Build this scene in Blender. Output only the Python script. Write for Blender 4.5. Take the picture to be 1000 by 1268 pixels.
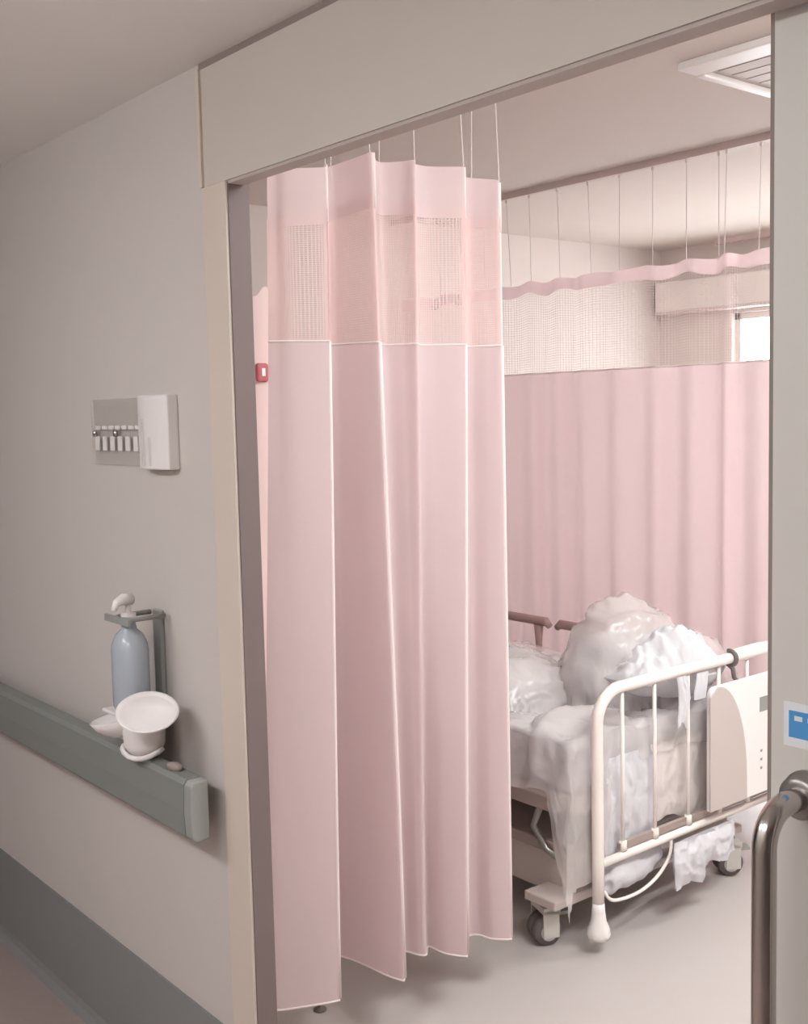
import bpy, bmesh, math, random
from mathutils import Vector, Matrix, noise
random.seed(7)
for o in list(bpy.data.objects): bpy.data.objects.remove(o)
S = bpy.context.scene
COL = S.collection

# ------------------------------------------------------------------ camera
# World: X along the corridor wall, +Y into the ward, Z up. Corridor wall face is Y = 0.
CAM = Vector((0.0, -1.2, 1.64)); YAW, PIT, ROL = [math.radians(a) for a in (50.8, 5.0, -1.34)]
Fw = Vector((-math.sin(YAW)*math.cos(PIT), math.cos(YAW)*math.cos(PIT), -math.sin(PIT)))
r0 = Vector((math.cos(YAW), math.sin(YAW), 0)); u0 = r0.cross(Fw)
Rt = math.cos(ROL)*r0 + math.sin(ROL)*u0; Up = -math.sin(ROL)*r0 + math.cos(ROL)*u0
cd = bpy.data.cameras.new('camera'); cam = bpy.data.objects.new('camera', cd); COL.objects.link(cam)
cd.sensor_fit = 'HORIZONTAL'; cd.sensor_width = 36; cd.lens = 36*1.4; cd.clip_start = .02
M4 = Matrix((Rt, Up, -Fw)).transposed().to_4x4(); M4.translation = CAM
cam.matrix_world = M4; S.camera = cam

# ------------------------------------------------------------------ daylight and exposure
W = bpy.data.worlds.new('daylight'); S.world = W; W.use_nodes = True
W.node_tree.nodes['Background'].inputs[0].default_value = (.93, .97, 1, 1)
W.node_tree.nodes['Background'].inputs[1].default_value = 9.0
S.view_settings.view_transform = 'Standard'; S.view_settings.look = 'None'
S.view_settings.gamma = 1; S.view_settings.use_curve_mapping = False
S.view_settings.exposure = 0.0
CORRIDOR_FILL, WARD_FILL, DOOR_FILL, WINDOW_FILL = 16.5, 37.0, 50.0, 19.0  # strengths of the added fill lamps

# ------------------------------------------------------------------ materials
def srgb(r, g, b):
    f = lambda c: (c/255/12.92) if c/255 <= .04045 else ((c/255+.055)/1.055)**2.4
    return (f(r), f(g), f(b), 1)
def mat(name, col, rough=.6, metal=0, var=.04, scale=6, bump=0, bscale=60, spec=.5, trans=0, sheen=0):
    m = bpy.data.materials.new(name); m.use_nodes = True; t = m.node_tree; N = t.nodes; L = t.links
    b = N['Principled BSDF']; out = N['Material Output']
    b.inputs['Roughness'].default_value = rough; b.inputs['Metallic'].default_value = metal
    b.inputs['Specular IOR Level'].default_value = spec
    tc = N.new('ShaderNodeTexCoord'); n = N.new('ShaderNodeTexNoise'); n.inputs['Scale'].default_value = scale
    n.inputs['Detail'].default_value = 3
    L.new(tc.outputs['Object'], n.inputs['Vector'])
    mx = N.new('ShaderNodeMix'); mx.data_type = 'RGBA'
    c = Vector(col[:3])
    mx.inputs[6].default_value = (*(c*(1-var)), 1); mx.inputs[7].default_value = (*[min(1, x) for x in c*(1+var)], 1)
    L.new(n.outputs['Fac'], mx.inputs[0]); L.new(mx.outputs[2], b.inputs['Base Color'])
    if bump:
        n2 = N.new('ShaderNodeTexNoise'); n2.inputs['Scale'].default_value = bscale; n2.inputs['Detail'].default_value = 4
        L.new(tc.outputs['Object'], n2.inputs['Vector'])
        bp = N.new('ShaderNodeBump'); bp.inputs['Strength'].default_value = bump; bp.inputs['Distance'].default_value = .004
        L.new(n2.outputs['Fac'], bp.inputs['Height']); L.new(bp.outputs[0], b.inputs['Normal'])
    if trans:
        tr = N.new('ShaderNodeBsdfTranslucent'); L.new(mx.outputs[2], tr.inputs[0])
        ms = N.new('ShaderNodeMixShader'); ms.inputs[0].default_value = trans
        L.new(b.outputs[0], ms.inputs[1]); L.new(tr.outputs[0], ms.inputs[2]); L.new(ms.outputs[0], out.inputs[0])
    return m
def see_through(name, col, opacity, rough=.2, bump=0, bscale=30):
    """thin clear sheet: transparent mixed with a whitish glossy film"""
    m = mat(name, col, rough, bump=bump, bscale=bscale); t = m.node_tree; N = t.nodes; L = t.links
    tp = N.new('ShaderNodeBsdfTransparent'); ms = N.new('ShaderNodeMixShader'); ms.inputs[0].default_value = opacity
    L.new(tp.outputs[0], ms.inputs[1]); L.new(N['Principled BSDF'].outputs[0], ms.inputs[2])
    L.new(ms.outputs[0], N['Material Output'].inputs[0]); return m
def glow(name, col, s):
    m = bpy.data.materials.new(name); m.use_nodes = True; b = m.node_tree.nodes['Principled BSDF']
    b.inputs['Base Color'].default_value = (.8, .8, .8, 1); b.inputs['Emission Color'].default_value = col
    b.inputs['Emission Strength'].default_value = s; return m
M = {}
M['wall'] = mat('greige_wall', srgb(203, 195, 190), .75, var=.02, scale=2, bump=.08, bscale=180)
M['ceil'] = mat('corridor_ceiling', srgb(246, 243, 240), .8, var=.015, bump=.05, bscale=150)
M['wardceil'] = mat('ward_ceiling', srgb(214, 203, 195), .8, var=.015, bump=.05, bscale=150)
M['wardwall'] = mat('ward_wall', srgb(214, 203, 197), .7, var=.015)
M['header'] = mat('header_panel', srgb(200, 191, 181), .6, var=.02)
M['jamb'] = mat('jamb_paint', srgb(212, 198, 186), .5, var=.02)
M['gasket'] = mat('rubber_gasket', srgb(114, 99, 97), .7)
M['dark'] = mat('dark_gap', srgb(142, 130, 124), .7)
M['underside_shade'] = mat('header_underside_shade', srgb(188, 176, 170), .7)
M['door'] = mat('door_laminate', srgb(208, 204, 198), .45, var=.015)
M['rail'] = mat('handrail_green', srgb(134, 136, 132), .5, var=.03)
M['railcap'] = mat('handrail_cap', srgb(152, 153, 149), .5, var=.03)
M['base'] = mat('vinyl_base', srgb(138, 138, 137), .5, var=.04)
M['cfloor'] = mat('corridor_floor', srgb(166, 149, 144), .35, var=.05, scale=30)
M['floor'] = mat('ward_floor', srgb(184, 176, 173), .35, var=.04, scale=5, bump=.03, bscale=8)
M['chrome'] = mat('brushed_steel', srgb(190, 184, 180), .18, 1, var=.03)
M['steel'] = mat('grey_metal', srgb(150, 146, 142), .35, .8)
M['pink'] = mat('pink_fabric', srgb(234, 215, 216), .85, var=.03, scale=3, bump=.15, bscale=400, trans=.4, spec=.1)
M['pinkback'] = mat('pink_fabric_far', srgb(236, 212, 214), .85, var=.03, scale=3, bump=.15, bscale=400, trans=.3, spec=.1)
M['hem'] = mat('pale_pink_hem_and_rim', srgb(252, 240, 238), .8, trans=.3, spec=.1)  # hem colour, also used for the bright rims painted on the folds
M['net'] = mat('pale_netting', srgb(238, 213, 211), .8, trans=.3, spec=.1)
M['netback'] = mat('pale_netting_far', srgb(232, 214, 210), .8, trans=.3, spec=.1)
M['cord'] = mat('cord', srgb(204, 192, 190), .6)
M['track'] = mat('track_metal', srgb(206, 188, 184), .5)
M['wtrack'] = mat('white_track', srgb(225, 216, 210), .5)
M['enamel'] = mat('white_enamel', srgb(238, 228, 222), .3, var=.01)
M['board'] = mat('white_board', srgb(238, 234, 232), .35, var=.01)
M['beige'] = mat('beige_board', srgb(196, 184, 178), .5, var=.02)
M['brown'] = mat('brown_bar', srgb(158, 142, 136), .5, var=.04)
M['grip'] = mat('mauve_brown_grip', srgb(158, 126, 122), .5, var=.04)
M['white'] = mat('white_cotton', srgb(222, 220, 224), .85, var=.02, bump=.3, bscale=60, trans=.15)
M['grey_cloth'] = mat('grey_cloth', srgb(216, 206, 203), .8, var=.03, bump=.3, bscale=60)
M['plastic'] = see_through('clear_polythene', srgb(230, 222, 220), .48, .15, bump=.5, bscale=14)
M['tire'] = mat('caster_tyre', srgb(104, 96, 95), .6)
M['fork'] = mat('caster_fork', srgb(196, 192, 184), .4)
M['acryl'] = see_through('clear_acrylic', srgb(220, 211, 207), .2, .3)
M['bottle'] = see_through('pale_blue_bottle', srgb(186, 194, 203), .82, .15)
M['wplastic'] = mat('white_plastic', srgb(232, 226, 224), .35, var=.02)
M['gplastic'] = mat('grey_plastic', srgb(150, 150, 146), .5)
M['red'] = mat('red_tag', srgb(176, 92, 98), .7)
M['blue'] = mat('blue_print', srgb(78, 150, 208), .4)
M['paper'] = mat('white_label', srgb(225, 226, 228), .5)
M['glass'] = see_through('window_glass', srgb(240, 245, 250), .06, .05)
M['wframe'] = mat('window_frame', srgb(225, 218, 212), .5)
M['corridorfill'] = glow('corridor_fill', (.97, .985, 1, 1), CORRIDOR_FILL)  # this and the next three: glow of the added fill lamps
M['wardfill'] = glow('ward_fill', (.965, 1, 1, 1), WARD_FILL)
M['doorfill'] = glow('door_side_fill', (.965, 1, 1, 1), DOOR_FILL)
M['windowfill'] = glow('window_side_fill', (.965, 1, 1, 1), WINDOW_FILL)

# ------------------------------------------------------------------ mesh helpers
class MB:
    def __init__(s): s.v = []; s.f = []
    def box(s, x0, x1, y0, y1, z0, z1):
        n = len(s.v); s.v += [(x, y, z) for x in (x0, x1) for y in (y0, y1) for z in (z0, z1)]
        s.f += [tuple(n+i for i in q) for q in ((0,1,3,2),(4,6,7,5),(0,4,5,1),(2,3,7,6),(0,2,6,4),(1,5,7,3))]; return s
    def tube(s, pts, r, k=12, cap=True):
        pts = [Vector(p) for p in pts]; rs = r if isinstance(r, (list, tuple)) else [r]*len(pts)
        ref = None; base = len(s.v)
        for i, p in enumerate(pts):
            t = (pts[min(i+1, len(pts)-1)]-pts[max(i-1, 0)]).normalized()
            if ref is None:
                ref = t.orthogonal().normalized()
            ref = (ref - t*ref.dot(t)).normalized(); b = t.cross(ref)
            for j in range(k):
                a = 2*math.pi*j/k; s.v.append(tuple(p + rs[i]*(math.cos(a)*ref+math.sin(a)*b)))
        for i in range(len(pts)-1):
            for j in range(k):
                a, b = base+i*k+j, base+i*k+(j+1) % k; s.f.append((a, b, b+k, a+k))
        if cap:
            s.f.append(tuple(base+j for j in range(k))[::-1]); e = base+(len(pts)-1)*k; s.f.append(tuple(e+j for j in range(k)))
        return s
    def lathe(s, c, prof, k=28, sx=1, sy=1):
        base = len(s.v); c = Vector(c)
        for (r, z) in prof:
            for j in range(k):
                a = 2*math.pi*j/k; s.v.append((c.x+sx*r*math.cos(a), c.y+sy*r*math.sin(a), c.z+z))
        for i in range(len(prof)-1):
            for j in range(k):
                a, b = base+i*k+j, base+i*k+(j+1) % k; s.f.append((a, b, b+k, a+k))
        return s
    def grid(s, fn, nu, nv):
        base = len(s.v)
        for i in range(nu+1):
            for j in range(nv+1): s.v.append(tuple(fn(i/nu, j/nv)))
        for i in range(nu):
            for j in range(nv):
                a = base+i*(nv+1)+j; s.f.append((a, a+nv+1, a+nv+2, a+1))
        return s
    def extrude(s, poly, d):
        """poly: list of Vectors in a plane, extruded along vector d"""
        n = len(poly); b = len(s.v); d = Vector(d)
        s.v += [tuple(p) for p in poly] + [tuple(Vector(p)+d) for p in poly]
        s.f.append(tuple(range(b+n-1, b-1, -1))); s.f.append(tuple(range(b+n, b+2*n)))
        for i in range(n): j = (i+1) % n; s.f.append((b+i, b+j, b+n+j, b+n+i))
        return s
    def build(s, name, material, parent=None, smooth=False, bevel=0, origin=None):
        me = bpy.data.meshes.new(name)
        o0 = Vector(origin) if origin else Vector((0, 0, 0))
        me.from_pydata([tuple(Vector(p)-o0) for p in s.v], [], s.f); me.validate()
        bm = bmesh.new(); bm.from_mesh(me); bmesh.ops.recalc_face_normals(bm, faces=bm.faces); bm.to_mesh(me); bm.free()
        me.materials.append(M[material] if isinstance(material, str) else material)
        if smooth: me.polygons.foreach_set('use_smooth', [True]*len(me.polygons))
        o = bpy.data.objects.new(name, me); COL.objects.link(o)
        if bevel:
            md = o.modifiers.new('bevel', 'BEVEL'); md.width = bevel; md.segments = 2; md.limit_method = 'ANGLE'
        if parent:
            o.parent = parent; o.location = o0 - (parent.location if parent.parent is None else parent.location+parent.parent.location)
        else: o.location = o0
        return o
def empty(name, loc, label, cat, group=None):
    o = bpy.data.objects.new(name, None); COL.objects.link(o); o.location = loc; o.empty_display_size = .05
    return tag(o, label, cat, group)
def tag(o, label, cat, group=None):
    o['label'] = label; o['category'] = cat
    if group: o['group'] = group
    return o
def struct(o, label=None):
    o['kind'] = 'structure'
    if label: o['label'] = label
    return o
def bx(name, m, x0, x1, y0, y1, z0, z1, parent=None, bevel=0):
    return MB().box(x0, x1, y0, y1, z0, z1).build(name, m, parent, bevel=bevel)
def arc(c, a, b, rad, a0, a1, n=8):
    """arc points about c in the plane of unit vectors a, b"""
    c, a, b = Vector(c), Vector(a), Vector(b)
    return [c+rad*(math.cos(a0+(a1-a0)*i/n)*a+math.sin(a0+(a1-a0)*i/n)*b) for i in range(n+1)]
def catmull(P, n):
    P = [Vector(p) for p in P]; out = []
    for i in range(len(P)-1):
        p0, p1, p2, p3 = P[max(i-1, 0)], P[i], P[i+1], P[min(i+2, len(P)-1)]
        for k in range(n):
            t = k/n
            out.append(.5*((2*p1)+(p2-p0)*t+(2*p0-5*p1+4*p2-p3)*t*t+(3*p1-p0-3*p2+p3)*t**3))
    out.append(P[-1]); return out

# ------------------------------------------------------------------ the setting
CH, RH, OPEN = 2.36, 2.70, 2.112          # corridor ceiling, ward ceiling, opening height
XO = -2.006                               # free edge of the left jamb
XH, YB, XR = -4.95, 5.15, 1.6             # head wall, window wall, right ward wall
YC = -2.3                                 # far side of the corridor
struct(MB().box(-8, 3, YC, .05, -.05, 0).build('floor_corridor', 'cfloor'))
struct(MB().box(XH, XR, .05, YB, -.05, 0).build('floor', 'floor'))
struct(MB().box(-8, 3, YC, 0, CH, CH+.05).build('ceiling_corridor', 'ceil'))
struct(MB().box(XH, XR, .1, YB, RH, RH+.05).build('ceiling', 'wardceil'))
wl = struct(MB().box(-8, XO-.094, 0, .1, 0, RH).build('wall_left', 'wall'))
wr = struct(MB().box(-.55, 3, 0, .03, 0, RH).box(-.55, 3, .095, .11, 0, RH).build('wall_right', 'wall'))
struct(MB().box(XO-.094, -.55, .04, .1, OPEN+.09, RH).build('wall_over_door', 'wardwall'))
struct(MB().box(XH-.1, XH, .1, YB, 0, RH).build('wall_head', 'wardwall'))
struct(MB().box(XR, XR+.1, .1, YB, 0, RH).build('wall_side', 'wardwall'))
struct(MB().box(-8, 3, YC-.1, YC, 0, CH).build('wall_opposite', 'wall'))
struct(MB().box(-8.1, -8, YC, .1, 0, CH).build('wall_far_end', 'wall'))
struct(MB().box(3, 3.1, YC, .1, 0, CH).build('wall_near_end', 'wall'))
# window wall with its opening
WX0, WX1, WZ0, WZ1 = -4.38, -2.7, .95, 2.235
struct(MB().box(XH, WX0, YB, YB+.15, 0, RH).box(WX1, XR, YB, YB+.15, 0, RH).box(WX0, WX1, YB, YB+.15, 0, WZ0)
       .box(WX0, WX1, YB, YB+.15, WZ1, RH).build('wall_back', 'wardwall'))
w = struct(MB().box(WX0, WX1, YB+.06, YB+.068, WZ0, WZ1).build('window_1', 'glass'), 'bright ward window pane behind the far pink curtain')
fr = MB()
for a in ((WX0, WX0+.04), (WX1-.04, WX1), ((WX0+WX1)/2-.02, (WX0+WX1)/2+.02)): fr.box(*a, YB+.04, YB+.09, WZ0, WZ1)
fr.box(WX0, WX1, YB+.04, YB+.09, WZ0, WZ0+.04).box(WX0, WX1, YB+.04, YB+.09, WZ1-.04, WZ1).build('window_frame', 'wframe', w)
# door frame: jamb, gasket, header panel, shadow gap, edge strip
j = struct(bx('trim_1', 'jamb', XO-.094, XO, -.006, .048, 0, OPEN, bevel=.003), 'pale door jamb beside the pink curtain')
bx('gasket', 'gasket', XO, XO+.003, -.001, .0475, 0, OPEN-.002, j)
h = struct(bx('trim_2', 'header', XO-.085, 3, -.004, .035, OPEN, CH-.014), 'greige header panel above the ward doorway')
struct(bx('trim_3', 'dark', XO-.094, 3, -.003, .0, CH-.016, CH), 'dark shadow gap between header panel and ceiling')
struct(bx('trim_4', 'jamb', XO-.097, XO-.086, -.009, .02, OPEN, CH-.012), 'thin pale strip at the edge of the header panel')
struct(bx('trim_5', 'underside_shade', XO, 3, .0, .036, OPEN-.006, OPEN), 'strip in shadow colour along the underside of the header panel')  # strip toned as the shadow under the header
# vinyl base, coved at floor
BZ = .285
struct(MB().extrude([Vector((-8, 0, 0)), Vector((-8, -.03, 0)), Vector((-8, -.012, .012)), Vector((-8, -.007, .03)), Vector((-8, -.006, BZ)), Vector((-8, 0, BZ))],
       (8+XO-.097, 0, 0)).build('baseboard_left', 'base'))
struct(bx('baseboard_head', 'base', XH, XH+.008, .1, YB, 0, .1))
struct(bx('baseboard_back', 'base', XH, XR, YB-.008, YB, 0, .1))

# sliding door
DX = -.809
d = struct(bx('door_1', 'door', DX+.006, .55, .05, .088, .008, OPEN+.06, bevel=.002), 'open greige sliding door with a long steel bar handle')
bx('gasket', 'dark', DX, DX+.006, .052, .086, .008, OPEN+.06, d)
hx, hy = -.750, -.045                       # bar axis
hp = [Vector((hx, .05, 1.155)), Vector((hx, .02, 1.155)), Vector((hx, hy+.06, 1.155))]
hp += arc((hx, hy+.045, 1.11), (0, 0, 1), (0, -1, 0), .045, 0, math.pi/2, 8)[0:]
hp += [Vector((hx, hy, 1.0)), Vector((hx, hy, .62))]
hp += arc((hx, hy+.045, .6), (0, -1, 0), (0, 0, -1), .045, 0, math.pi/2, 8)
hp += [Vector((hx, .05, .555))]
hb = MB().tube(hp, .0148, 20).build('handle_bar', 'chrome', d, smooth=True)
for z in (1.155, .555):
    MB().tube([(hx, .05, z), (hx, .044, z), (hx, .0435, z), (hx, .028, z), (hx, .026, z)], [.031, .031, .028, .027, .018], 24).build('handle_flange', 'steel', d, smooth=True)
st = bx('door_label', 'paper', -.7835, -.685, .0485, .05, 1.212, 1.268, d)
bx('blue_panel', 'blue', -.776, -.692, .0478, .0486, 1.224, 1.258, st)
for k in range(4): bx('pictogram', 'paper', -.768+k*.018, -.757+k*.018, .0472, .0479, 1.246, 1.252, st)

# ------------------------------------------------------------------ fill lamps, added out of view to brighten corridor and ward
def lamp(name, x0, x1, y0, y1, z, m, label, group=None):
    e = empty(name, ((x0+x1)/2, (y0+y1)/2, z), label, 'added fill lamp', group)
    MB().box(x0, x1, y0, y1, z-.015, z).build('fill_housing', 'wplastic', e)
    MB().box(x0+.01, x1-.01, y0+.01, y1-.01, z-.085, z-.015).build('fill_diffuser', m, e, bevel=.02)
lamp('added_fill_lamp', -1.3, -.1, -1.85, -1.55, CH, 'corridorfill', 'added unseen fill lamp on the corridor ceiling facing the ward door')
lamp('added_fill_lamp', -2.9, -1.7, -1.85, -1.55, CH, 'corridorfill', 'added unseen fill lamp on the corridor ceiling facing the nameplate wall')
lamp('added_fill_lamp', -1.45, -1.15, 2.6, 3.8, RH, 'wardfill', 'added unseen fill lamp beside the ceiling air conditioner')
lamp('added_fill_lamp', -.75, -.45, .35, 1.75, RH, 'doorfill', 'added unseen fill lamp on the ward ceiling just inside the door')
lamp('added_fill_lamp', -3.1, -1.9, 4.0, 4.3, RH, 'windowfill', 'added unseen fill lamp on the ward ceiling near the window')

# ceiling air conditioner cassette
ac = empty('ceiling_air_conditioner', (-1.9, 2.2, RH), 'square white ceiling air conditioner cassette with grey grille', 'air conditioner')
ax0, ax1, ay0, ay1 = -2.24, -1.44, 1.76, 2.5
MB().box(ax0, ax1, ay0, ay0+.1, RH-.025, RH).box(ax0, ax1, ay1-.1, ay1, RH-.025, RH).box(ax0, ax0+.03, ay0+.1, ay1-.1, RH-.03, RH).box(ax1-.06, ax1, ay0+.1, ay1-.1, RH-.025, RH).build('frame', 'wplastic', ac, bevel=.004)
bx('grille_panel', 'beige', ax0+.03, ax1-.06, ay0+.1, ay1-.1, RH-.012, RH, ac)
for k in range(6): bx('slat', 'beige', ax0+.05, ax1-.08, ay0+.14+k*.075, ay0+.205+k*.075, RH-.0145, RH-.012, ac)

# blind box above the window and the window track
bb = empty('blind_box', (-4.0, YB, 2.26), 'shallow pale blind box above the ward window', 'blind box')
bx('box', 'wframe', -4.9, -2.6, YB-.12, YB, 2.275, 2.47, bb, bevel=.005)
bx('bottom_lip', 'track', -4.9, -2.6, YB-.125, YB-.005, 2.258, 2.275, bb)

# ------------------------------------------------------------------ curtain machinery
def surface(top, bot, ztop, zbot, n=7):
    """ruled cloth surface between two plan curves; S(u, z)"""
    T = catmull([(*p, 0) for p in top], n); B = catmull([(*p, 0) for p in bot], n); N = len(T)-1
    def Sf(u, z):
        f = max(0, min(1, u))*N; i = min(int(f), N-1); t = f-i
        k = (ztop-z)/(ztop-zbot); k = max(0, min(1, k)); k = k*k*(3-2*k)*.5+k*.5
        p = (T[i].lerp(T[i+1], t)).lerp(B[i].lerp(B[i+1], t), k)
        return Vector((p.x, p.y, z))
    return Sf
def ribbons(Sf, z_hi, z_lo, nu, nz, wv, wh, step=1):
    """netting: flat vertical and horizontal threads lying in the cloth surface"""
    mb = MB()
    for i in range(nu+1):
        u = i/nu; q = []
        for k in range(7):
            zt = z_hi(u); z = zt+(z_lo-zt)*k/6; p = Sf(u, z); t = (Sf(u+.002, z)-Sf(u-.002, z)); t = t.normalized() if t.length > 1e-7 else Vector((0, 1, 0))
            q.append((p-t*wv/2, p+t*wv/2))
        b = len(mb.v)
        for a in q: mb.v += [tuple(a[0]), tuple(a[1])]
        for k in range(6): mb.f.append((b+2*k, b+2*k+1, b+2*k+3, b+2*k+2))
    for k in range(1, nz):
        b = len(mb.v); m = nu*2
        for i in range(m+1):
            u = i/m; zt = z_hi(u); z = zt+(z_lo-zt)*k/nz; p = Sf(u, z); mb.v += [tuple(p-Vector((0, 0, wh/2))), tuple(p+Vector((0, 0, wh/2)))]
        for i in range(m): mb.f.append((b+2*i, b+2*i+2, b+2*i+3, b+2*i+1))
    return mb

# ---- first curtain: drawn beside the door, running into the ward at X = -2.25
bot1 = [(-2.325,.218),(-2.300,.245),(-2.268,.310),(-2.243,.372),(-2.247,.384),(-2.300,.420),(-2.425,.505),(-2.405,.528),(-2.340,.541),(-2.262,.548),(-2.213,.562),(-2.218,.573),(-2.265,.610),(-2.330,.665),
        (-2.290,.684),(-2.278,.700),(-2.310,.735),(-2.250,.742),(-2.200,.770),(-2.203,.782),(-2.235,.815),(-2.280,.855),(-2.268,.885),(-2.225,.897),(-2.190,.930),(-2.197,.942),(-2.235,.975)]
top1 = [(-2.264,.262),(-2.255,.278),(-2.235,.300),(-2.206,.378),(-2.209,.388),(-2.240,.415),(-2.295,.445),(-2.296,.470),(-2.270,.488),(-2.235,.505),(-2.206,.520),(-2.209,.530),(-2.240,.560),(-2.280,.605),
        (-2.250,.645),(-2.212,.666),(-2.245,.690),(-2.250,.745),(-2.208,.818),(-2.211,.829),(-2.245,.850),(-2.278,.880),(-2.272,.905),(-2.240,.930),(-2.212,.950),(-2.216,.960),(-2.240,.985)]
S1 = surface(top1, bot1, 2.26, .165)
def ztop1(u): return 2.195+.075*min(1, u*2.6)-.03*max(0, u-.8)/.2
ZJ = 1.815
c1 = empty('hospital_curtain', (-2.25, .6, .165), 'gathered pink hospital curtain with netting top hanging beside the doorway', 'curtain')
MB().grid(lambda a, b: S1(a, ZJ+(.165-ZJ)*b), 208, 40).build('fabric', 'pink', c1, smooth=True)
n1 = ribbons(S1, lambda u: ztop1(u)-.1, ZJ, 250, 60, .0029, .0019).build('netting', 'net', c1); n1['kind'] = 'stuff'
MB().grid(lambda a, b: S1(a, ztop1(a)-.13*b), 208, 4).build('header_tape', 'pink', c1, smooth=True)
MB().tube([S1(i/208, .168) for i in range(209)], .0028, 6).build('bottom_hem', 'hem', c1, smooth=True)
MB().tube([S1(i/208, ZJ) for i in range(209)], .0026, 6).build('netting_seam', 'hem', c1, smooth=True)
MB().grid(lambda a, b: S1(0, 1.93+(.165-1.93)*b)+Vector((.004*math.sin(a*3.1)-.004*a, .004-.042*a, .012*math.sin(a*5)*(1-b))), 8, 30).build('side_binding', 'net', c1, smooth=True)
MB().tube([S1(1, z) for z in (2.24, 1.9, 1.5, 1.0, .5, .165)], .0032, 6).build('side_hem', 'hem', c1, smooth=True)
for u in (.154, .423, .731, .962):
    MB().tube([S1(u, z)+Vector((.001, .001, 0)) for z in (ZJ, 1.6, 1.4, 1.2, 1.0, .8, .6, .4, .17)], .0050, 8).build('fold_rim_highlight', 'hem', c1, smooth=True)  # pale tubes stand in for the light catching the fold edges
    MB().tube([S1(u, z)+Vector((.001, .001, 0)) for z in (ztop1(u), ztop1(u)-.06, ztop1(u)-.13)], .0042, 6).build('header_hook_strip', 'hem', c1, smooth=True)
p = S1(0, 1.742)+Vector((0, -.016, 0))
tg = MB().box(p.x-.002, p.x+.012, p.y-.020, p.y+.012, p.z-.022, p.z+.022).build('red_tag', 'red', c1, bevel=.006); tg['label'] = 'small red tag sewn on the curtain edge'
bx('tag_print', 'paper', p.x+.012, p.x+.0128, p.y-.008, p.y+.001, p.z-.008, p.z+.010, tg)
for i in range(9):
    u = .03+i*.94/8; q = S1(u, ztop1(u))
    MB().tube([q, (q.x*.4-2.25*.6, q.y, RH-.02)], .0016, 5).build('cord', 'cord', c1)
t1 = empty('curtain_track', (-2.25, .7, RH), 'white ceiling track carrying the curtain beside the doorway', 'curtain track')
MB().box(-2.262, -2.238, .13, 1.3, RH-.022, RH).build('rail', 'wtrack', t1)
for y in (.13, 1.3): bx('end_cap', 'wplastic', -2.265, -2.235, y-.006, y+.006, RH-.026, RH, t1)

# ---- far curtain across the ward at Y = 2.8
YF = 2.8
xs = []; x = -4.9; amp = 1; tp = []; bt = []
rr = random.Random(3)
while x < -1.7:
    s = rr.uniform(.05, .115); a = rr.uniform(.008, .034)*amp
    tp.append((x, YF+a*.8)); bt.append((x+rr.uniform(-.012, .012), YF+a)); amp = -amp; x += s
S2 = surface(tp, bt, 2.255, .2, 6)
def ztop2(u): return 2.252+.006*math.sin(u*95)
c2 = empty('hospital_curtain', (-3.3, YF, .2), 'drawn pink hospital curtain behind the plastic-wrapped bed', 'curtain')
NU = (len(tp)-1)*6
MB().grid(lambda a, b: S2(a, ZJ+(.2-ZJ)*b), NU, 20).build('fabric', 'pinkback', c2, smooth=True)
MB().grid(lambda a, b: S2(a, ztop2(a)-(.058+.006*math.sin(a*70))*b), NU, 3).build('header_tape', 'pinkback', c2, smooth=True)
n2 = ribbons(S2, lambda u: ztop2(u)-.05, ZJ, 260, 34, .0022, .0016).build('netting', 'netback', c2); n2['kind'] = 'stuff'
MB().tube([S2(i/NU, ZJ) for i in range(NU+1)], .004, 6).build('netting_seam', 'hem', c2, smooth=True)
MB().tube([S2(i/NU, .2) for i in range(NU+1)], .003, 6).build('bottom_hem', 'hem', c2, smooth=True)
for X in [-4.75, -4.57, -4.4, -4.22, -4.052, -3.897, -3.713, -3.524, -3.34, -3.157, -2.98, -2.82, -2.782, -2.624, -2.45, -2.27, -2.09, -1.9]:
    u = (X+4.9)/(tp[-1][0]+4.9); q = S2(u, ztop2(u)); q.x = X
    MB().tube([q, (X, YF, RH-.03)], .0019, 6).build('cord', 'cord', c2)
    MB().tube([(X, YF, RH-.045), (X, YF, RH-.026)], .006, 8).build('runner', 'track', c2)
t2 = empty('curtain_track', (-3.3, YF, RH), 'dark ceiling track carrying the curtain behind the wrapped bed', 'curtain track')
bx('rail', 'track', -4.93, -1.66, YF-.016, YF+.016, RH-.03, RH, t2)
for x in (-4.93, -1.66): bx('end_cap', 'track', x-.008, x+.008, YF-.019, YF+.019, RH-.034, RH, t2)
t3 = empty('curtain_track', (-3.5, 5.03, RH), 'dark ceiling track close to the ward window', 'curtain track')
bx('rail', 'track', -4.40, -1.8, 5.015, 5.05, RH-.03, RH, t3)
bx('end_cap', 'track', -4.415, -4.40, 5.01, 5.055, RH-.035, RH, t3)

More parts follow.
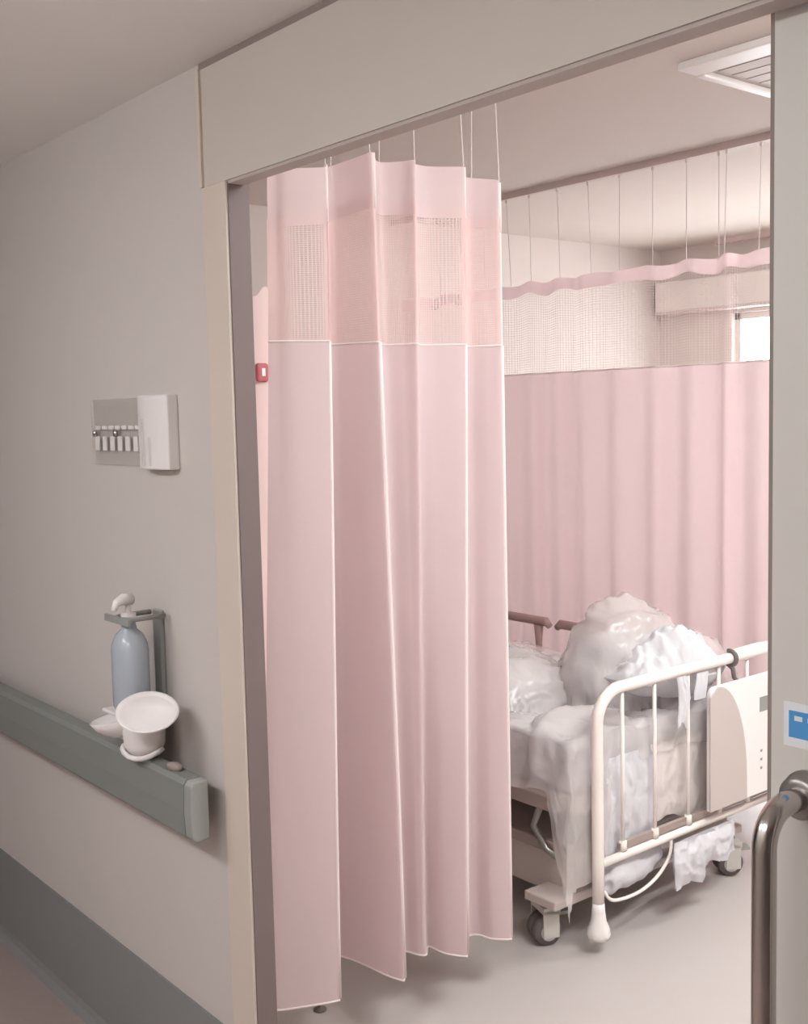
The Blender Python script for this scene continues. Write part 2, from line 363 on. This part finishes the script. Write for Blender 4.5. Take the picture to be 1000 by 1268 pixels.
# ------------------------------------------------------------------ bed
bed = empty('hospital_bed', (-3.2, 1.75, 0), 'white steel hospital bed on casters behind the doorway curtain', 'bed')
XE = -2.2; Y0, Y1, ZT = 1.315, 2.30, .80
ef = [Vector((XE, Y0, .11)), Vector((XE, Y0, .3)), Vector((XE, Y0, .5)), Vector((XE, Y0, ZT-.11))]
ef += arc((XE, Y0+.10, ZT-.10), (0, -1, 0), (0, 0, 1), .10, 0, math.pi/2, 8)[1:]
ef += [Vector((XE, 1.8, ZT))] + arc((XE, Y1-.10, ZT-.10), (0, 0, 1), (0, 1, 0), .10, 0, math.pi/2, 8) + [Vector((XE, Y1, .4)), Vector((XE, Y1, .11))]
MB().tube(ef, .018, 14).build('end_frame', 'enamel', bed, smooth=True)
for y in (Y0, Y1):
    MB().lathe((XE, y, .045), [(0, 0), (.032, 0), (.036, .012), (.034, .03), (.024, .055), (.020, .085), (.0185, .11), (0, .11)], 18).build('post_bumper', 'wplastic', bed, smooth=True)
MB().tube([(XE, Y0, .272), (XE, Y1, .272)], .0135, 12).build('lower_rail', 'enamel', bed, smooth=True)
bx('lower_rail_gap_shade', 'brown', XE-.012, XE+.002, Y0+.1, Y1-.01, .290, .312, bed)  # bar coloured as the shadow in the gap above the lower rail
for y in (1.43, 1.585, 1.755, 1.92, 2.08, 2.22):
    MB().tube([(XE, y, .275), (XE, y, .55), (XE, y, ZT-.005)], .0062, 8).build('baluster', 'enamel', bed, smooth=True)
    MB().tube([(XE, y, .286), (XE, y, .318)], .012, 8).build('baluster_collar', 'enamel', bed, smooth=True)
# rounded boards hung on the end frame
def rounded(x, y0, y1, z0, z1, ra, rb):
    P = []
    P += arc((x, y0+ra, z1-rb), (0, -1, 0), (0, 0, 1), 1, 0, 0, 1)[:1] and [Vector((x, y0+ra-ra*math.cos(t*math.pi/20), z1-rb+rb*math.sin(t*math.pi/20))) for t in range(11)]
    P += [Vector((x, y1, z1)), Vector((x, y1, z0)), Vector((x, y0, z0))]
    return P
ob = MB().extrude(rounded(XE+.016, 1.83, 2.36, .315, .728, .03, .03), (.018, 0, 0)).build('end_board', 'board', bed, bevel=.004)
inl = [Vector((XE+.0335, 1.822, .318)), Vector((XE+.0335, 1.822, .70))]+[Vector((XE+.0335, 1.865+.160*math.sin(t*math.pi/24), .40+.328*math.cos(t*math.pi/24))) for t in range(13)]+[Vector((XE+.0335, 2.027, .318))]
MB().extrude(inl, (.006, 0, 0)).build('beige_inlay', 'beige', ob, bevel=.002)
bx('control_mark', 'gplastic', XE+.034, XE+.0355, 2.105, 2.15, .60, .65, ob)
for z in (.40, .43, .46): bx('indicator_dot', 'gplastic', XE+.034, XE+.0355, 2.11, 2.12, z, z+.008, ob)
# clamp on the top rail
MB().tube(arc((XE, 1.985, ZT), (0, 0, 1), (1, 0, 0), .024, -.4, 3.6, 10)+[Vector((XE+.01, 1.985, .765)), Vector((XE+.012, 1.99, .735)), Vector((XE+.02, 2.0, .72)), Vector((XE+.025, 1.97, .715))], .008, 8).build('rail_clamp', 'tire', bed, smooth=True)
MB().tube([(XE, 1.995, ZT+.012), (XE, 2.14, ZT+.014), (XE, Y1-.1, ZT+.012)], .015, 12).build('upper_rail_sleeve', 'enamel', bed, smooth=True)
# deck and base
XL = -4.35
bx('deck', 'beige', XL, XE-.05, 1.28, 2.2, .42, .468, bed, bevel=.004)
bx('side_bar', 'brown', XL, -2.29, 1.228, 1.28, .425, .475, bed, bevel=.006)
bx('side_bar', 'brown', XL, -2.29, 2.2, 2.245, .425, .475, bed, bevel=.006)
bx('lower_side_bar', 'brown', XL+.1, -2.33, 1.27, 1.30, .275, .31, bed, bevel=.005)
bx('base_frame', 'beige', XL+.1, -2.32, 1.30, 2.15, .13, .275, bed, bevel=.012)
MB().tube([(-2.36, 1.24, .44), (-2.40, 1.245, .36), (-2.36, 1.26, .29), (-2.31, 1.27, .27)], .011, 8).build('crank_link', 'steel', bed, smooth=True)
for x in (-2.9, -3.8): bx('lift_arm', 'steel', x-.03, x+.03, 1.4, 2.05, .275, .42, bed)
cw = None
def caster(x, y, ang):
    e = bpy.data.objects.new('caster', None); COL.objects.link(e); e.parent = bed; e.location = Vector((x, y, 0))-bed.location; e.rotation_euler.z = ang
    r = .045
    def b(mb, n, m, sm=False):
        o = mb.build(n, m, None, sm); o.parent = e; o.location = (0, 0, 0); return o
    prof = [(.012, -.02), (r*.62, -.02), (r*.66, -.017), (r*.92, -.016), (r, -.010), (r, .010), (r*.92, .016), (r*.66, .017), (r*.62, .02), (.012, .02)]
    for off in (-.021, .021):
        m = MB().lathe((0, 0, 0), prof, 24); m.v = [(vx, vz*.9+off, vy+r) for vx, vy, vz in m.v]; b(m, 'wheel', 'tire', True)
        m = MB().lathe((0, 0, 0), [(0, -.021), (r*.6, -.021), (r*.6, .021), (0, .021)], 20); m.v = [(vx, vz*.95+off, vy+r) for vx, vy, vz in m.v]; b(m, 'hub', 'fork', False)
    b(MB().box(-.022, .03, -.048, -.041, .03, .115).box(-.022, .03, .041, .048, .03, .115).box(-.022, .034, -.048, .048, .105, .125), 'fork', 'fork')
    b(MB().tube([(.012, 0, .12), (.012, 0, .15)], .014, 12), 'stem', 'steel', True)
    b(MB().box(.03, .075, -.02, .02, .085, .095), 'brake_pedal', 'gplastic')
for x, y, a in ((-2.36, 1.245, 1.2), (-2.29, 2.10, 1.0), (-4.2, 1.3, .8), (-4.2, 2.1, .8)): caster(x, y, a)
bx('axle_beam', 'beige', -2.40, -2.27, 1.2, 2.16, .135, .165, bed, bevel=.005)
bx('axle_beam', 'beige', -4.26, -4.14, 1.25, 2.16, .135, .165, bed, bevel=.005)
# side rails on the far side (grips stand above the mattress)
def side_rail(x0, x1, posts):
    g = MB().tube([(x0, 2.22, .735), (x0+.02, 2.22, .752), (x1-.02, 2.22, .752), (x1, 2.22, .735)], [.014, .019, .019, .014], 12).build('side_rail', 'grip', bed, smooth=True)
    for px in posts: MB().tube([(px, 2.222, .46), (px, 2.221, .66), (px, 2.22, .735)], [.012, .014, .021], 10).build('rail_post', 'grip', g, smooth=True)
side_rail(-4.15, -3.245, (-4.0, -3.62, -3.31)); side_rail(-3.205, -3.03, (-3.08,))
# head board
MB().extrude([Vector((XL-.01, 1.29, .3)), Vector((XL-.01, 1.29, .9)), Vector((XL-.01, 1.36, .97)), Vector((XL-.01, 2.16, .97)), Vector((XL-.01, 2.23, .9)), Vector((XL-.01, 2.23, .3))], (-.03, 0, 0)).build('head_board', 'board', bed, bevel=.006)
# cable drooping under the end frame
MB().tube(catmull([(XE+.005, 1.335, .185), (XE+.012, 1.37, .150), (XE+.015, 1.48, .142), (XE+.012, 1.58, .165), (XE+.01, 1.645, .215), (XE+.004, 1.66, .27)], 6), .0055, 8).build('cable', 'enamel', bed, smooth=True)

# mattress
def lump(c, s, seed, amp=.18, rot=0, sup=3.2, n=44, freq=6):
    """pillow-like closed body: superellipsoid with creased noise"""
    mb = MB(); c = Vector(c)
    def pt(a, b):
        th = a*2*math.pi; ph = (b-.5)*math.pi
        e = lambda v: math.copysign(abs(v)**(2/sup), v)
        v = Vector((e(math.cos(ph))*e(math.cos(th)), e(math.cos(ph))*e(math.sin(th)), e(math.sin(ph))))
        w = Vector((v.x*s[0], v.y*s[1], v.z*s[2]))
        nz = noise.noise(w*freq+Vector((seed, 0, 0)))*.6 + (1-abs(noise.noise(w*freq*2+Vector((0, seed, 0))))*2)*.35
        w *= 1+amp*nz
        cr, sr = math.cos(rot), math.sin(rot)
        return c+Vector((w.x*cr-w.y*sr, w.x*sr+w.y*cr, w.z))
    return mb.grid(pt, n, n//2)
mt = tag(MB().box(XL+.02, -2.262, 1.285, 2.195, .469, .63).build('mattress', 'white', bevel=.03), 'white mattress under the clear plastic wrapping', 'mattress')
tag(lump((-2.54, 1.85, .745), (.15, .19, .105), 3, .08, .1).build('pillow', 'white', smooth=True), 'plump white pillow heaped under the clear plastic on the bed', 'pillow')
tag(lump((-2.92, 1.52, .70), (.27, .17, .06), 9, .15, .15).build('folded_blanket', 'white', smooth=True), 'folded white blanket under plastic near the curtain edge', 'blanket')
# clear plastic sheet, draped over everything
XA, YA = -2.255, 1.262          # edges of the mattress where the sheet turns down
def topz(x, y):
    z = .642
    for (cx, cy, sx, sy, hh, pw, ex) in ((-2.52, 1.83, .20, .25, .34, 2.2, .62), (-2.45, 2.05, .17, .22, .20, 2.2, .7), (-2.92, 1.52, .35, .25, .15, 3, .55), (-2.36, 1.42, .14, .17, .05, 2, .8)):
        d2 = abs((x-cx)/sx)**pw+abs((y-cy)/sy)**pw
        z = max(z, .642+hh*max(0, 1-d2)**ex)
    return z
def crinkle(p, f, seed):
    v = Vector(p)*f+Vector((seed, seed*2, 0))
    return (.5-abs(noise.noise(v))*1.6)+.55*(.5-abs(noise.noise(v*2.3))*1.6)+.25*noise.noise(v*5)
def sheet0(a, b):
    A = -3.7+a*(3.7+XA+.46); B = 2.19-b*(2.19-YA+.50)
    dx = max(0, A-XA); dy = max(0, YA-B)
    if dy > 0:                          # near side: short hem, long at the corner
        lim = .165+.02*noise.noise(Vector((A*5, 0, 3)))
        k = max(0, min(1, (A+2.33)/.09)); lim += .26*k*k*(3-2*k); dy *= min(1, lim/.50)
    if dx > 0:                          # bed end: long at the corner, short in the middle
        k = max(0, min(1, (B-1.36)/.08)); lim = .43-.33*k*k*(3-2*k)+.03*noise.noise(Vector((B*6, 1, 3))); dx *= lim/.46
    x = min(A, XA); y = max(B, YA); drop = max(dx, dy)+.2*min(dx, dy)
    z = topz(x, y)-drop
    if dx > 0: x += min(.01+dx*.05, .022)
    if dy > 0: y -= .010+dy*.10
    return Vector((x, y, max(z, .10)))
def sheet(a, b):
    e = .004; p = sheet0(a, b)
    n = (sheet0(a+e, b)-sheet0(a-e, b)).cross(sheet0(a, b+e)-sheet0(a, b-e))
    n = n.normalized()*-1 if n.length > 1e-9 else Vector((0, 0, 1))
    side = 1-min(1, abs(n.z)*1.2)
    w = Vector((p.x, p.y, p.z*(1-.55*side)))
    c = (.5-abs(noise.noise(w*6+Vector((1.3, 2.6, 0))))*1.6)+.35*(.5-abs(noise.noise(w*13))*1.6)
    q = p+n*(.006+.026*max(-.35, c)+.004*max(-.4, crinkle(w, 17, 5)))
    if q.y > Y0-.03: q.x = min(q.x, XE-.022)
    return q
tag(MB().grid(sheet, 170, 170).build('plastic_sheet', 'plastic', smooth=True), 'clear crinkled plastic sheet draped over the whole bed', 'plastic sheet')
def cloth(name, x, y0, y1, ztop, zb, thick, seed, label, cat, folds=5, m='white'):
    """hanging folded cloth: closed body with vertical folds and an uneven hem; zb(t) is the hem height"""
    def pt(a, b):
        # a runs round front and back, b from top to hem
        fr = a < .5; t = a*2 if fr else 2-a*2
        y = y0+(y1-y0)*t; zz = ztop+(zb(t)-ztop)*b
        bul = thick*math.sin(math.pi*min(1, max(.0, t)))**.4*(.35+.65*math.sin(math.pi*min(1, .1+.9*b)))
        f = crinkle((y*1.4+seed, 0, zz*.5), 12, seed)*thick*.9+.5*thick*crinkle((y, seed, zz), 22, seed)
        return Vector((x+(bul+f*.6 if fr else -bul*.4), y+.006*math.sin(zz*40+seed), zz))
    return tag(MB().grid(pt, 90, 26).build(name, m, smooth=True), label, cat)
# white cloths
def towel(a, b):
    up = b < .5; t = b*2 if up else 2-b*2
    y = 1.61+.44*a; x = -2.235-.19*t-.03*math.sin(a*7)
    pk = (a/.5)**1.2 if a < .5 else 1-.55*((a-.5)/.5)
    e = math.sin(math.pi*min(1, max(0, a)))**.5*math.sin(math.pi*t)**.6
    z = .758+(pk*.085*(.6+.5*t)+.035)*e if up else .758-.085*e
    if up: z += e*(.020+.045*crinkle((x*.8, y, 0), 11, 3.3)+.012*crinkle((x, y, 1), 24, 7))
    return Vector((x, y, z))
tag(MB().grid(towel, 70, 60).build('white_towel', 'white', smooth=True), 'crumpled white towel lying between the wrapped pillow and the top bed rail', 'towel')
cloth('white_sheet', XE-.042, 1.385, 1.63, .575, lambda t: .235+.03*math.sin(t*5), .016, 2.0, 'bright white bed sheet hanging behind the end rails of the bed', 'bed sheet')
cloth('draw_sheet', XE-.050, 1.64, 1.94, .565, lambda t: .30+.02*math.sin(t*7), .014, 6.0, 'pale grey draw sheet hanging between the white sheet and the beige board', 'bed sheet', m='grey_cloth')
tag(lump((-2.255, 1.50, .205), (.045, .15, .055), 17, .42, .06, 2.2, 64, 13).build('crumpled_sheet', 'white', smooth=True), 'crumpled white sheet end spilling below the lower bed rail', 'bed sheet')
cloth('white_bag', XE+.034, 1.635, 1.955, .262, lambda t: .108+.012*math.sin(t*9) if t < .42 else .150+.01*math.sin(t*14), .020, 9.0, 'crumpled white bag hanging below the bed end rail', 'bag')
cloth('cloth_strip', XE+.024, 1.672, 1.722, .79, lambda t: .625+.02*math.sin(t*4), .010, 4.0, 'white cloth strip knotted around the top bed rail', 'cloth')
cloth('paper_tag', XE+.022, 1.765, 1.825, .785, lambda t: .70, .005, 8.0, 'white tag tied to the bed rail next to the cloth strip', 'tag')

# ------------------------------------------------------------------ corridor wall fittings
hr = empty('wall_handrail', (-4, -.06, .8), 'grey green wall handrail ending beside the door jamb', 'handrail')
def hprof(x): return [Vector((x, y, z)) for y, z in ((-.042, .740), (-.074, .736), (-.084, .746), (-.087, .80), (-.084, .858), (-.076, .868), (-.042, .868))]
MB().extrude(hprof(-8), (8-2.135, 0, 0)).build('grip_rail', 'rail', hr)
MB().extrude(hprof(-2.135), (.03, 0, 0)).build('end_cap', 'railcap', hr, bevel=.003)
for x in (-2.30, -3.2, -4.1, -5.0, -5.9): bx('bracket', 'railcap', x-.04, x+.04, -.044, 0, .765, .835, hr)
tag(lump((-2.215, -.062, .8755), (.022, .012, .010), 2, .1, .2, 2.3, 20).build('small_clip', 'brown', smooth=True), 'small brown clip lying on the handrail end', 'clip')

# name plate
npl = empty('room_nameplate', (-2.47, -.01, 1.61), 'clear acrylic room nameplate with a white rounded cover on the corridor wall', 'sign')
bx('acrylic_panel', 'acryl', -2.69, -2.385, -.008, 0, 1.53, 1.69, npl, bevel=.002)
cov = MB().extrude([Vector((-2.395+.145*t, -.012-.026*math.sin(math.pi*min(1, max(0, .12+.76*t)))**.6, 1.527)) for t in [i/10 for i in range(11)]]+[Vector((-2.25, 0, 1.527)), Vector((-2.395, 0, 1.527))], (0, 0, .166)).build('rounded_cover', 'wplastic', npl, bevel=.003)
bx('cover_ridge', 'acryl', -2.352, -2.343, -.041, -.034, 1.535, 1.64, cov); bx('cover_ridge', 'acryl', -2.318, -2.312, -.0415, -.036, 1.535, 1.60, cov)
for k in range(6): bx('name_slip', 'wplastic', -2.665+k*.042, -2.665+k*.042+.022, -.0105, -.008, 1.566, 1.600, npl)
for k in range(7): bx('letter_bar', 'wplastic', -2.66+k*.036, -2.66+k*.036+.026, -.0105, -.008, 1.617, 1.626, npl)
for x in (-2.662, -2.545): MB().lathe((x, 0, 0), [(0, -.0), (.009, 0), (.008, .006), (0, .008)], 14).build('screw', 'chrome', npl, smooth=True).rotation_euler = (0, 0, 0)
for o in [c for c in npl.children if c.name.startswith('screw')]:
    for v in o.data.vertices:
        x, y, z = v.co; v.co = (x, -.010-z, y+1.608)

# sanitizer bottle, holder, drip dishes
bxx, byy = -2.365, -.085
DISH, TRAY, CUP = (-2.25, -.105, 1.0), (-2.42, -.095, .953), (-2.35, -.066)
hol = empty('sanitizer_holder', (bxx, 0, .95), 'grey wall bracket holding the hand sanitizer bottle', 'bracket')
bx('back_plate', 'railcap', bxx-.03, bxx+.01, -.012, 0, .93, 1.2, hol, bevel=.004)
MB().tube([Vector((bxx-.036, -.012, 1.192))]+arc((bxx, byy+.01, 1.192), (-1, 0, 0), (0, -1, 0), .036, 0, math.pi, 14)+[Vector((bxx+.036, -.012, 1.192))], .006, 8).build('neck_ring', 'gplastic', hol, smooth=True)
bx('neck_bar', 'gplastic', bxx-.062, bxx+.062, byy-.030, byy-.024, 1.182, 1.198, hol)
bx('shelf', 'wplastic', bxx-.055, bxx+.055, byy-.05, 0, .974, .982, hol, bevel=.003)
bo = empty('sanitizer_bottle', (bxx, byy, .982), 'pale blue hand sanitizer pump bottle on the wall bracket', 'bottle')
MB().lathe((bxx, byy, .982), [(0, .001), (.044, .001), (.048, .008), (.048, .135), (.046, .15), (.036, .172), (.020, .185), (.018, .2), (0, .2)], 28, 1, .85).build('body', 'bottle', bo, smooth=True)
MB().lathe((bxx, byy, 1.182), [(0, 0), (.017, 0), (.017, .02), (.007, .022), (.007, .04), (.0, .04)], 18).build('pump_collar', 'wplastic', bo, smooth=True)
MB().tube([(bxx-.006, byy+.01, 1.232), (bxx+.004, byy-.012, 1.236), (bxx+.012, byy-.034, 1.230), (bxx+.014, byy-.042, 1.214)], [.013, .014, .009, .006], 12).build('pump_nozzle', 'wplastic', bo, smooth=True)
dt = empty('drip_tray', (-2.34, -.1, .87), 'white plastic drip tray with oval dish under the sanitizer bottle', 'drip tray')
def bowl(c, rx, ry, dep, tilt, name, m):
    prof = [(0, -dep), (.35, -dep*.96), (.65, -dep*.75), (.88, -dep*.38), (1, 0), (.955, .002), (.84, -dep*.3), (.6, -dep*.66), (.3, -dep*.86), (0, -dep*.9)]
    o = MB().lathe((0, 0, 0), prof, 36, rx, ry).build(name, m, dt, smooth=True); o.location = Vector(c)-dt.location; o.rotation_euler = tilt
bowl(DISH, .072, .058, .03, (.62, .1, .72), 'oval_dish', 'wplastic')
bowl(TRAY, .075, .052, .045, (.10, -.22, .5), 'catch_tray', 'wplastic')
MB().lathe((CUP[0], CUP[1], .869), [(0, 0), (.022, 0), (.036, .010), (.046, .03), (.048, .06), (.044, .085), (.041, .085), (.044, .06), (.040, .03), (0, .012)], 28).build('cup', 'wplastic', dt, smooth=True)
MB().tube([(CUP[0]+.050*math.cos(t), CUP[1]+.050*math.sin(t), .886+.008*math.sin(t*2)) for t in [i*math.pi/9+3.6 for i in range(10)]], .006, 8).build('cup_lip', 'wplastic', dt, smooth=True)

# small floor guide by the curtain hem
fg = empty('floor_guide', (-2.49, .49, 0), 'small dark floor pin under the doorway curtain hem', 'floor pin')
MB().lathe((-2.49, .49, 0), [(0, 0), (.018, 0), (.018, .004), (.005, .008), (.005, .05), (.009, .055), (0, .058)], 14).build('pin', 'tire', fg, smooth=True)
